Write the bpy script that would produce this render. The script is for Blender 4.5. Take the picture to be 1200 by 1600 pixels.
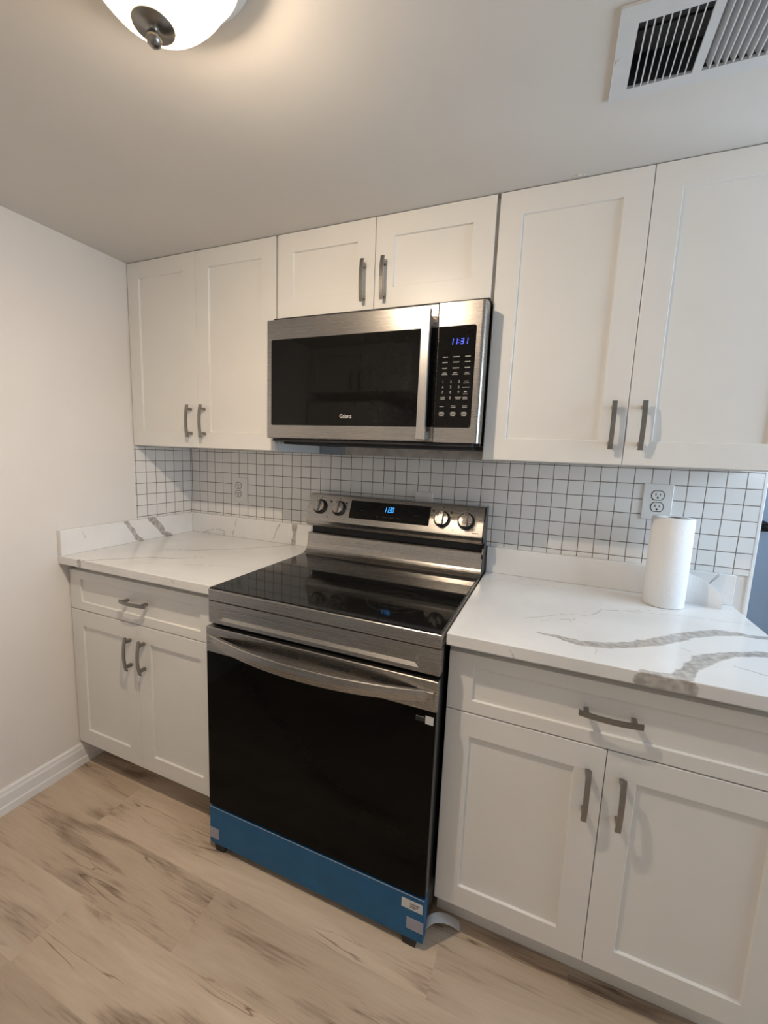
import bpy, bmesh, math, random
from mathutils import Vector, Matrix
random.seed(7)
S = bpy.context.scene
COL = S.collection
for o in list(bpy.data.objects):
    bpy.data.objects.remove(o, do_unlink=True)
PI = math.pi

# ------------------------------------------------------------------ camera
F_PX = 651.95
cam_d = bpy.data.cameras.new('camera')
cam_d.sensor_fit = 'VERTICAL'
cam_d.sensor_height = 24.0
cam_d.lens = F_PX / 1600 * 24.0
cam_d.clip_start = 0.02
cam = bpy.data.objects.new('camera', cam_d)
COL.objects.link(cam)
YAW, PIT, ROL = 0.3818, -0.1364, 0.0403
_fw = Vector((-math.sin(YAW) * math.cos(PIT), math.cos(YAW) * math.cos(PIT), math.sin(PIT)))
_rt = Vector((math.cos(YAW), math.sin(YAW), 0))
_up = _rt.cross(_fw)
_r2 = _rt * math.cos(ROL) + _up * math.sin(ROL)
_u2 = -_rt * math.sin(ROL) + _up * math.cos(ROL)
cam.matrix_world = Matrix(((_r2.x, _u2.x, -_fw.x, 1.7593), (_r2.y, _u2.y, -_fw.y, -1.6544),
                           (_r2.z, _u2.z, -_fw.z, 1.3552), (0, 0, 0, 1)))
S.camera = cam

# ------------------------------------------------------------------ light and exposure
S.view_settings.view_transform = 'Standard'
S.view_settings.look = 'None'
S.view_settings.gamma = 1.0
S.view_settings.use_curve_mapping = False
S.view_settings.exposure = 0.13
BULB_STRENGTH = 8600.0
BULB_COLOR = (1.0, 0.835, 0.665)
world = bpy.data.worlds.new('world')
world.use_nodes = True
S.world = world
bg = world.node_tree.nodes['Background']
bg.inputs[0].default_value = (0.62, 0.78, 1.0, 1)
bg.inputs[1].default_value = 0.6
def area(name, loc, size, sizey, power, color, direction):
    l = bpy.data.lights.new(name, 'AREA')
    l.shape = 'RECTANGLE'
    l.size = size; l.size_y = sizey
    l.energy = power; l.color = color
    o = bpy.data.objects.new(name, l)
    COL.objects.link(o)
    o.location = loc
    o.rotation_euler = Vector(direction).to_track_quat('-Z', 'Y').to_euler()
    return o
# daylight coming in at the window of the right-hand wall
area('window_daylight', (3.38, -0.50, 1.52), 1.15, 1.00, 25.0, (0.66, 0.83, 1.0), (-1, 0, 0))

# ------------------------------------------------------------------ materials
def new_mat(name):
    m = bpy.data.materials.new(name)
    m.use_nodes = True
    return m, m.node_tree.nodes, m.node_tree.links, m.node_tree.nodes['Principled BSDF']
def N(nodes, t, **kw):
    n = nodes.new(t)
    for k, v in kw.items():
        setattr(n, k, v)
    return n
def plain(name, col, rough=0.5, metal=0.0, spec=0.5, var=0.03, scale=30, bump=0.0, bscale=200, emit=None, estr=0, coat=0.0):
    m, ns, ls, b = new_mat(name)
    b.inputs['Roughness'].default_value = rough
    b.inputs['Metallic'].default_value = metal
    b.inputs['Specular IOR Level'].default_value = spec
    b.inputs['Coat Weight'].default_value = coat
    tc = N(ns, 'ShaderNodeTexCoord')
    nz = N(ns, 'ShaderNodeTexNoise')
    nz.inputs['Scale'].default_value = scale
    nz.inputs['Detail'].default_value = 4
    ls.new(tc.outputs['Object'], nz.inputs['Vector'])
    rp = N(ns, 'ShaderNodeValToRGB')
    rp.color_ramp.elements[0].position = 0.3
    rp.color_ramp.elements[1].position = 0.7
    rp.color_ramp.elements[0].color = tuple(c * (1 - var) for c in col) + (1,)
    rp.color_ramp.elements[1].color = tuple(min(1, c * (1 + var)) for c in col) + (1,)
    ls.new(nz.outputs['Fac'], rp.inputs['Fac'])
    ls.new(rp.outputs['Color'], b.inputs['Base Color'])
    if bump:
        n2 = N(ns, 'ShaderNodeTexNoise')
        n2.inputs['Scale'].default_value = bscale
        n2.inputs['Detail'].default_value = 5
        ls.new(tc.outputs['Object'], n2.inputs['Vector'])
        bp_ = N(ns, 'ShaderNodeBump')
        bp_.inputs['Strength'].default_value = bump
        bp_.inputs['Distance'].default_value = 0.002
        ls.new(n2.outputs['Fac'], bp_.inputs['Height'])
        ls.new(bp_.outputs['Normal'], b.inputs['Normal'])
    if emit:
        b.inputs['Emission Color'].default_value = emit + (1,)
        b.inputs['Emission Strength'].default_value = estr
    return m
def steel(name, col, rough, stretch=(3, 60, 420), var=0.10):
    m, ns, ls, b = new_mat(name)
    b.inputs['Metallic'].default_value = 1.0
    tc = N(ns, 'ShaderNodeTexCoord')
    mp = N(ns, 'ShaderNodeMapping')
    mp.inputs['Scale'].default_value = stretch
    ls.new(tc.outputs['Object'], mp.inputs['Vector'])
    nz = N(ns, 'ShaderNodeTexNoise')
    nz.inputs['Scale'].default_value = 1.0
    nz.inputs['Detail'].default_value = 6
    ls.new(mp.outputs['Vector'], nz.inputs['Vector'])
    rp = N(ns, 'ShaderNodeValToRGB')
    rp.color_ramp.elements[0].position = 0.3
    rp.color_ramp.elements[1].position = 0.7
    rp.color_ramp.elements[0].color = tuple(c * (1 - var) for c in col) + (1,)
    rp.color_ramp.elements[1].color = tuple(min(1, c * (1 + var)) for c in col) + (1,)
    ls.new(nz.outputs['Fac'], rp.inputs['Fac'])
    ls.new(rp.outputs['Color'], b.inputs['Base Color'])
    mr = N(ns, 'ShaderNodeMapRange')
    mr.inputs['To Min'].default_value = rough * 0.9
    mr.inputs['To Max'].default_value = rough * 1.12
    ls.new(nz.outputs['Fac'], mr.inputs['Value'])
    ls.new(mr.outputs['Result'], b.inputs['Roughness'])
    bp_ = N(ns, 'ShaderNodeBump')
    bp_.inputs['Strength'].default_value = 0.012
    bp_.inputs['Distance'].default_value = 0.0006
    ls.new(nz.outputs['Fac'], bp_.inputs['Height'])
    ls.new(bp_.outputs['Normal'], b.inputs['Normal'])
    return m

M = {}
M['cabinet'] = plain('white_satin_paint', (0.79, 0.775, 0.745), 0.36, var=0.012, scale=8, bump=0.03, bscale=120)
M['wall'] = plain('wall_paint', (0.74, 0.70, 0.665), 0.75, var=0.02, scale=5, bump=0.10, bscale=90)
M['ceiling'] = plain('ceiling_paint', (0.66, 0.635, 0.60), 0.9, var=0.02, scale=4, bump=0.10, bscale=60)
M['trim'] = plain('trim_gloss_paint', (0.80, 0.79, 0.79), 0.35, var=0.01)
M['steel'] = steel('brushed_steel', (0.41, 0.388, 0.365), 0.27, (3, 60, 420), 0.035)
M['steel_v'] = steel('brushed_steel_upright', (0.62, 0.59, 0.56), 0.28, (420, 60, 3), 0.035)
M['nickel'] = steel('satin_nickel', (0.29, 0.275, 0.255), 0.30, (40, 40, 40), 0.05)
M['black'] = plain('black_enamel', (0.012, 0.012, 0.013), 0.28, var=0.1)
M['black_matte'] = plain('black_plastic', (0.015, 0.015, 0.016), 0.6, var=0.1)
M['black_glass'] = plain('black_glass', (0.006, 0.0055, 0.005), 0.04, var=0.05, spec=0.20)
M['oven_glass'] = plain('oven_glass', (0.004, 0.0035, 0.003), 0.05, var=0.05, spec=0.07)
M['cook_glass'] = plain('cooktop_glass', (0.008, 0.0075, 0.007), 0.05, var=0.1, spec=0.36)
M['ring'] = plain('burner_print', (0.05, 0.048, 0.045), 0.2, var=0.1)
M['blue_film'] = plain('blue_protective_film', (0.008, 0.105, 0.245), 0.42, var=0.10, spec=0.3, scale=14, bump=0.05, bscale=25)
M['tape'] = plain('clear_tape', (0.33, 0.33, 0.40), 0.35, var=0.06)
M['sticker'] = plain('paper_sticker', (0.62, 0.62, 0.62), 0.6, var=0.03)
M['ink'] = plain('sticker_ink', (0.05, 0.045, 0.045), 0.6, var=0.1)
M['print'] = plain('pale_print', (0.42, 0.41, 0.39), 0.5, var=0.05)
M['logo'] = plain('silver_print', (0.72, 0.70, 0.67), 0.4, var=0.05)
M['led_blue'] = plain('blue_led', (0.02, 0.03, 0.3), 0.4, emit=(0.05, 0.11, 1.0), estr=1.3)
M['led_cyan'] = plain('cyan_led', (0.02, 0.1, 0.3), 0.4, emit=(0.06, 0.42, 1.0), estr=1.5)
M['led_back'] = plain('blue_led_glow', (0.01, 0.01, 0.08), 0.3, emit=(0.02, 0.03, 0.8), estr=0.03)
M['plate'] = plain('white_plastic', (0.74, 0.73, 0.71), 0.35, var=0.01)
M['vent'] = plain('vent_enamel', (0.62, 0.63, 0.64), 0.45, var=0.02)
M['duct'] = plain('galvanised_duct', (0.10, 0.10, 0.105), 0.5, var=0.25, scale=20)
M['pan'] = plain('white_lamp_pan', (0.74, 0.73, 0.70), 0.4, var=0.02)
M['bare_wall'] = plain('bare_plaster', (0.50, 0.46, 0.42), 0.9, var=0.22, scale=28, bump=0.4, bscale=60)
M['blue_wall'] = plain('blue_grey_patch', (0.27, 0.32, 0.38), 0.8, var=0.06)  # blue-grey end of the unfinished wall strip
M['door_blue'] = plain('door_daylight_blue', (0.36, 0.47, 0.62), 0.5, var=0.03, scale=6)  # bluish daylight on the far door, put into its base colour
M['dark_metal'] = plain('dark_bronze', (0.02, 0.02, 0.022), 0.35, metal=0.7)
M['fridge'] = plain('fridge_white', (0.62, 0.61, 0.59), 0.3, var=0.01)
M['card'] = plain('cardboard_core', (0.28, 0.20, 0.13), 0.9, var=0.1)
M['curl'] = plain('white_foam_strip', (0.62, 0.62, 0.63), 0.6, var=0.04)
M['slot'] = plain('slot_shadow', (0.01, 0.01, 0.01), 0.8)

# paper towel: fine embossed quilting
m, ns, ls, b = new_mat('paper_towel'); M['paper'] = m
b.inputs['Base Color'].default_value = (0.86, 0.86, 0.86, 1); b.inputs['Roughness'].default_value = 0.95
b.inputs['Specular IOR Level'].default_value = 0.1
tc = N(ns, 'ShaderNodeTexCoord'); vo = N(ns, 'ShaderNodeTexVoronoi'); vo.inputs['Scale'].default_value = 190
ls.new(tc.outputs['Object'], vo.inputs['Vector'])
bp_ = N(ns, 'ShaderNodeBump'); bp_.inputs['Strength'].default_value = 0.25; bp_.inputs['Distance'].default_value = 0.002
ls.new(vo.outputs['Distance'], bp_.inputs['Height']); ls.new(bp_.outputs['Normal'], b.inputs['Normal'])

# ribbed lamp glass: part clear, part diffusing
m, ns, ls, b = new_mat('lamp_glass'); M['shade'] = m
ns.remove(b); out = ns['Material Output']
tr = N(ns, 'ShaderNodeBsdfTransparent'); tr.inputs[0].default_value = (1, 0.97, 0.90, 1)
tl = N(ns, 'ShaderNodeBsdfTranslucent'); tl.inputs[0].default_value = (0.12, 0.10, 0.06, 1)
gl = N(ns, 'ShaderNodeBsdfGlossy'); gl.inputs['Roughness'].default_value = 0.15
mx = N(ns, 'ShaderNodeMixShader'); mx.inputs[0].default_value = 0.50
tc = N(ns, 'ShaderNodeTexCoord'); nz = N(ns, 'ShaderNodeTexNoise'); nz.inputs['Scale'].default_value = 40
ls.new(tc.outputs['Object'], nz.inputs['Vector'])
mr = N(ns, 'ShaderNodeMapRange'); mr.inputs['To Min'].default_value = 0.30; mr.inputs['To Max'].default_value = 0.36
ls.new(nz.outputs['Fac'], mr.inputs['Value']); ls.new(mr.outputs['Result'], mx.inputs[0])
# tint darkened towards the rim, added to hold back the lamp's sideways light
sp = N(ns, 'ShaderNodeSeparateXYZ'); ls.new(tc.outputs['Object'], sp.inputs[0])
mr2 = N(ns, 'ShaderNodeMapRange'); mr2.inputs['From Min'].default_value = -.030; mr2.inputs['From Max'].default_value = -.118
ls.new(sp.outputs[2], mr2.inputs['Value'])
fr_ = N(ns, 'ShaderNodeValToRGB'); fe = fr_.color_ramp.elements
fe[0].position = 0.10; fe[0].color = (.08, .075, .07, 1); fe[1].position = 1.0; fe[1].color = (1, .98, .94, 1)
for q, v in ((.30, .14), (.51, .235), (.80, .60)):
    k = fe.new(q); k.color = (v, v * .98, v * .94, 1)
ls.new(mr2.outputs['Result'], fr_.inputs['Fac']); ls.new(fr_.outputs['Color'], tr.inputs[0])
ls.new(tr.outputs[0], mx.inputs[1]); ls.new(tl.outputs[0], mx.inputs[2])
mx2 = N(ns, 'ShaderNodeMixShader'); mx2.inputs[0].default_value = 0.06
ls.new(mx.outputs[0], mx2.inputs[1]); ls.new(gl.outputs[0], mx2.inputs[2])
ls.new(mx2.outputs[0], out.inputs[0])
m, ns, ls, b = new_mat('lit_bulb'); M['bulb'] = m
b.inputs['Base Color'].default_value = (0.9, 0.9, 0.9, 1)
b.inputs['Emission Color'].default_value = BULB_COLOR + (1,)
b.inputs['Emission Strength'].default_value = BULB_STRENGTH
# window pane
m, ns, ls, b = new_mat('window_pane'); M['pane'] = m
ns.remove(b); out = ns['Material Output']
tr = N(ns, 'ShaderNodeBsdfTransparent'); gl = N(ns, 'ShaderNodeBsdfGlossy'); gl.inputs['Roughness'].default_value = 0.02
mx = N(ns, 'ShaderNodeMixShader'); mx.inputs[0].default_value = 0.06
ls.new(tr.outputs[0], mx.inputs[1]); ls.new(gl.outputs[0], mx.inputs[2]); ls.new(mx.outputs[0], out.inputs[0])

def math_(ns, ls, op, a, b_=None, c=None):
    n = N(ns, 'ShaderNodeMath', operation=op)
    for i, v in enumerate((a, b_, c)):
        if v is None: continue
        if isinstance(v, (int, float)): n.inputs[i].default_value = v
        else: ls.new(v, n.inputs[i])
    return n.outputs[0]

# small square mosaic tile, grid along one wall axis and height
TP = 0.0514
def tile_material(name, axis, phase, zphase, slope):
    m, ns, ls, b = new_mat(name)
    tc = N(ns, 'ShaderNodeTexCoord'); sp = N(ns, 'ShaderNodeSeparateXYZ')
    wob = N(ns, 'ShaderNodeTexNoise'); wob.inputs['Scale'].default_value = 9
    ls.new(tc.outputs['Object'], wob.inputs['Vector'])
    ls.new(tc.outputs['Object'], sp.inputs[0])
    h = sp.outputs[axis]
    wb = math_(ns, ls, 'MULTIPLY_ADD', wob.outputs['Fac'], 0.004, -0.002)
    def dist(v):
        t = math_(ns, ls, 'DIVIDE', v, TP)
        fr = math_(ns, ls, 'FRACT', t)
        return math_(ns, ls, 'MULTIPLY', math_(ns, ls, 'SUBTRACT', 0.5, math_(ns, ls, 'ABSOLUTE', math_(ns, ls, 'SUBTRACT', fr, 0.5))), TP), math_(ns, ls, 'FLOOR', t)
    zz = math_(ns, ls, 'SUBTRACT', sp.outputs[2], zphase)
    if slope:
        zz = math_(ns, ls, 'SUBTRACT', zz, math_(ns, ls, 'MULTIPLY', h, slope))
    zz = math_(ns, ls, 'ADD', zz, wb)
    hh = math_(ns, ls, 'ADD', math_(ns, ls, 'SUBTRACT', h, phase), wb)
    d1, i1 = dist(hh); d2, i2 = dist(zz)
    d = math_(ns, ls, 'MINIMUM', d1, d2)
    mr = N(ns, 'ShaderNodeMapRange', interpolation_type='SMOOTHSTEP')
    mr.inputs['From Min'].default_value = 0.0009; mr.inputs['From Max'].default_value = 0.0018
    ls.new(d, mr.inputs['Value'])
    cid = N(ns, 'ShaderNodeCombineXYZ'); ls.new(i1, cid.inputs[0]); ls.new(i2, cid.inputs[1])
    wn = N(ns, 'ShaderNodeTexWhiteNoise'); ls.new(cid.outputs[0], wn.inputs['Vector'])
    rp = N(ns, 'ShaderNodeValToRGB')
    rp.color_ramp.elements[0].color = (0.73, 0.72, 0.705, 1); rp.color_ramp.elements[1].color = (0.79, 0.78, 0.765, 1)
    ls.new(wn.outputs['Value'], rp.inputs['Fac'])
    mixc = N(ns, 'ShaderNodeMix', data_type='RGBA')
    ls.new(mr.outputs['Result'], mixc.inputs['Factor'])
    mixc.inputs['A'].default_value = (0.17, 0.14, 0.115, 1)
    ls.new(rp.outputs['Color'], mixc.inputs['B'])
    ls.new(mixc.outputs['Result'], b.inputs['Base Color'])
    rr = N(ns, 'ShaderNodeMapRange'); rr.inputs['To Min'].default_value = 0.85; rr.inputs['To Max'].default_value = 0.32
    ls.new(mr.outputs['Result'], rr.inputs['Value']); ls.new(rr.outputs['Result'], b.inputs['Roughness'])
    bp_ = N(ns, 'ShaderNodeBump'); bp_.inputs['Strength'].default_value = 0.5; bp_.inputs['Distance'].default_value = 0.0012
    ls.new(mr.outputs['Result'], bp_.inputs['Height']); ls.new(bp_.outputs['Normal'], b.inputs['Normal'])
    return m
M['tile_back'] = tile_material('mosaic_tile_long_wall', 0, 0.0103, 1.2834 - 5 * TP, 0.0043)
M['tile_side'] = tile_material('mosaic_tile_side_wall', 1, -0.0118, 1.2834 - 5 * TP, 0.0)

# veined quartz: distance to the polyline of each vein
def seg_group():
    g = bpy.data.node_groups.new('vein_segment', 'ShaderNodeTree')
    for nme, t in (('P', 'NodeSocketVector'), ('A', 'NodeSocketVector'), ('BA', 'NodeSocketVector'), ('Inv', 'NodeSocketFloat'),
                   ('WA', 'NodeSocketFloat'), ('WB', 'NodeSocketFloat'), ('S', 'NodeSocketFloat'), ('Prev', 'NodeSocketFloat')):
        g.interface.new_socket(nme, in_out='INPUT', socket_type=t)
    g.interface.new_socket('Mask', in_out='OUTPUT', socket_type='NodeSocketFloat')
    ns, ls = g.nodes, g.links
    gi = N(ns, 'NodeGroupInput'); go = N(ns, 'NodeGroupOutput')
    pa = N(ns, 'ShaderNodeVectorMath', operation='SUBTRACT'); ls.new(gi.outputs['P'], pa.inputs[0]); ls.new(gi.outputs['A'], pa.inputs[1])
    dt = N(ns, 'ShaderNodeVectorMath', operation='DOT_PRODUCT'); ls.new(pa.outputs[0], dt.inputs[0]); ls.new(gi.outputs['BA'], dt.inputs[1])
    h = N(ns, 'ShaderNodeMath', operation='MULTIPLY', use_clamp=True); ls.new(dt.outputs['Value'], h.inputs[0]); ls.new(gi.outputs['Inv'], h.inputs[1])
    sc = N(ns, 'ShaderNodeVectorMath', operation='SCALE'); ls.new(gi.outputs['BA'], sc.inputs[0]); ls.new(h.outputs[0], sc.inputs['Scale'])
    df = N(ns, 'ShaderNodeVectorMath', operation='SUBTRACT'); ls.new(pa.outputs[0], df.inputs[0]); ls.new(sc.outputs[0], df.inputs[1])
    ln = N(ns, 'ShaderNodeVectorMath', operation='LENGTH'); ls.new(df.outputs[0], ln.inputs[0])
    w = N(ns, 'ShaderNodeMix', data_type='FLOAT'); ls.new(h.outputs[0], w.inputs['Factor']); ls.new(gi.outputs['WA'], w.inputs['A']); ls.new(gi.outputs['WB'], w.inputs['B'])
    w6 = math_(ns, ls, 'MULTIPLY', w.outputs['Result'], 0.72)
    mr = N(ns, 'ShaderNodeMapRange', interpolation_type='SMOOTHSTEP')
    ls.new(ln.outputs['Value'], mr.inputs['Value']); ls.new(w6, mr.inputs['From Min']); ls.new(w.outputs['Result'], mr.inputs['From Max'])
    ls.new(gi.outputs['S'], mr.inputs['To Min']); mr.inputs['To Max'].default_value = 0.0
    ls.new(math_(ns, ls, 'MAXIMUM', mr.outputs['Result'], gi.outputs['Prev']), go.inputs['Mask'])
    return g
SEG = seg_group()
def quartz(name, veins, off):
    m, ns, ls, b = new_mat(name)
    tc = N(ns, 'ShaderNodeTexCoord')
    nz = N(ns, 'ShaderNodeTexNoise'); nz.inputs['Scale'].default_value = 26; nz.inputs['Detail'].default_value = 5
    ls.new(tc.outputs['Object'], nz.inputs['Vector'])
    cs = N(ns, 'ShaderNodeVectorMath', operation='SUBTRACT'); ls.new(nz.outputs['Color'], cs.inputs[0]); cs.inputs[1].default_value = (0.5, 0.5, 0.5)
    sc = N(ns, 'ShaderNodeVectorMath', operation='SCALE'); ls.new(cs.outputs[0], sc.inputs[0]); sc.inputs['Scale'].default_value = 0.022
    ad = N(ns, 'ShaderNodeVectorMath', operation='ADD'); ls.new(tc.outputs['Object'], ad.inputs[0]); ls.new(sc.outputs[0], ad.inputs[1])
    prev = None
    for pts, w, s in veins:
        n = len(pts) - 1
        ws = w if isinstance(w, (list, tuple)) else [w] * (n + 1)
        for i in range(n):
            A = Vector(pts[i]) - Vector(off); B = Vector(pts[i + 1]) - Vector(off); BA = B - A
            g = N(ns, 'ShaderNodeGroup'); g.node_tree = SEG
            ls.new(ad.outputs[0], g.inputs['P'])
            g.inputs['A'].default_value = A; g.inputs['BA'].default_value = BA; g.inputs['Inv'].default_value = 1 / BA.length_squared
            g.inputs['WA'].default_value = ws[i]; g.inputs['WB'].default_value = ws[i + 1]; g.inputs['S'].default_value = s
            if prev is None: g.inputs['Prev'].default_value = 0
            else: ls.new(prev, g.inputs['Prev'])
            prev = g.outputs['Mask']
    # faint clouding and hair veins
    cl = N(ns, 'ShaderNodeTexNoise'); cl.inputs['Scale'].default_value = 5; cl.inputs['Detail'].default_value = 6
    ls.new(tc.outputs['Object'], cl.inputs['Vector'])
    rp = N(ns, 'ShaderNodeValToRGB')
    rp.color_ramp.elements[0].position = 0.25; rp.color_ramp.elements[1].position = 0.6
    rp.color_ramp.elements[0].color = (0.72, 0.71, 0.70, 1); rp.color_ramp.elements[1].color = (0.80, 0.795, 0.785, 1)
    ls.new(cl.outputs['Fac'], rp.inputs['Fac'])
    vn = N(ns, 'ShaderNodeTexNoise'); vn.inputs['Scale'].default_value = 60; vn.inputs['Detail'].default_value = 4
    ls.new(tc.outputs['Object'], vn.inputs['Vector'])
    vr = N(ns, 'ShaderNodeValToRGB')
    vr.color_ramp.elements[0].position = 0.35; vr.color_ramp.elements[1].position = 0.7
    vr.color_ramp.elements[0].color = (0.27, 0.24, 0.215, 1); vr.color_ramp.elements[1].color = (0.55, 0.52, 0.49, 1)
    ls.new(vn.outputs['Fac'], vr.inputs['Fac'])
    mixc = N(ns, 'ShaderNodeMix', data_type='RGBA')
    ls.new(prev, mixc.inputs['Factor']); ls.new(rp.outputs['Color'], mixc.inputs['A']); ls.new(vr.outputs['Color'], mixc.inputs['B'])
    ls.new(mixc.outputs['Result'], b.inputs['Base Color'])
    b.inputs['Roughness'].default_value = 0.16
    return m

# wood-look plank floor
m, ns, ls, b = new_mat('wood_plank'); M['floor'] = m
uv = N(ns, 'ShaderNodeUVMap'); uv.uv_map = 'grain'
at = N(ns, 'ShaderNodeAttribute'); at.attribute_name = 'tone'
def stretched(sx, sy, scale, detail, dist=0.0):
    mp = N(ns, 'ShaderNodeMapping'); mp.inputs['Scale'].default_value = (sx, sy, 1)
    ls.new(uv.outputs[0], mp.inputs['Vector'])
    n = N(ns, 'ShaderNodeTexNoise'); n.inputs['Scale'].default_value = scale; n.inputs['Detail'].default_value = detail
    n.inputs['Distortion'].default_value = dist
    ls.new(mp.outputs[0], n.inputs['Vector'])
    return n.outputs['Fac']
big = stretched(0.8, 4.5, 2.4, 8, 0.9)
fine = stretched(3.0, 60.0, 3.0, 6)
crack = stretched(0.55, 7.0, 2.6, 3, 0.5)
rp = N(ns, 'ShaderNodeValToRGB')
e = rp.color_ramp.elements
e[0].position = 0.33; e[0].color = (0.205, 0.142, 0.097, 1)
e[1].position = 0.70; e[1].color = (0.64, 0.525, 0.41, 1)
k = e.new(0.47); k.color = (0.52, 0.41, 0.31, 1)
ls.new(math_(ns, ls, 'ADD', math_(ns, ls, 'MULTIPLY', big, 0.76), math_(ns, ls, 'MULTIPLY', fine, 0.24)), rp.inputs['Fac'])
cr = N(ns, 'ShaderNodeValToRGB')
e = cr.color_ramp.elements
e[0].position = 0.484; e[0].color = (1, 1, 1, 1)
e[1].position = 0.512; e[1].color = (1, 1, 1, 1)
k = e.new(0.498); k.color = (0.30, 0.25, 0.21, 1)
ls.new(crack, cr.inputs['Fac'])
gate = stretched(1.3, 2.6, 2.2, 2)
gr = N(ns, 'ShaderNodeMapRange'); gr.inputs['From Min'].default_value = 0.54; gr.inputs['From Max'].default_value = 0.64
ls.new(gate, gr.inputs['Value'])
mul = N(ns, 'ShaderNodeMix', data_type='RGBA', blend_type='MULTIPLY')
ls.new(gr.outputs['Result'], mul.inputs['Factor'])
ls.new(rp.outputs['Color'], mul.inputs['A']); ls.new(cr.outputs['Color'], mul.inputs['B'])
# knots
mpk = N(ns, 'ShaderNodeMapping'); mpk.inputs['Scale'].default_value = (1.0, 2.2, 1); ls.new(uv.outputs[0], mpk.inputs['Vector'])
vk = N(ns, 'ShaderNodeTexVoronoi'); vk.inputs['Scale'].default_value = 2.6; ls.new(mpk.outputs[0], vk.inputs['Vector'])
kr = N(ns, 'ShaderNodeMapRange', interpolation_type='SMOOTHSTEP')
kr.inputs['From Min'].default_value = 0.0; kr.inputs['From Max'].default_value = 0.06; kr.inputs['To Min'].default_value = 0.40; kr.inputs['To Max'].default_value = 1.0
ls.new(vk.outputs['Distance'], kr.inputs['Value'])
mul2 = N(ns, 'ShaderNodeMix', data_type='RGBA', blend_type='MULTIPLY'); mul2.inputs['Factor'].default_value = 1
ls.new(mul.outputs['Result'], mul2.inputs['A']); ls.new(kr.outputs['Result'], mul2.inputs['B'])
mul3 = N(ns, 'ShaderNodeMix', data_type='RGBA', blend_type='MULTIPLY'); mul3.inputs['Factor'].default_value = 1
ls.new(mul2.outputs['Result'], mul3.inputs['A']); ls.new(at.outputs['Color'], mul3.inputs['B'])
ls.new(mul3.outputs['Result'], b.inputs['Base Color'])
b.inputs['Roughness'].default_value = 0.42
bp_ = N(ns, 'ShaderNodeBump'); bp_.inputs['Strength'].default_value = 0.10; bp_.inputs['Distance'].default_value = 0.001
ls.new(fine, bp_.inputs['Height']); ls.new(bp_.outputs['Normal'], b.inputs['Normal'])

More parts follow.
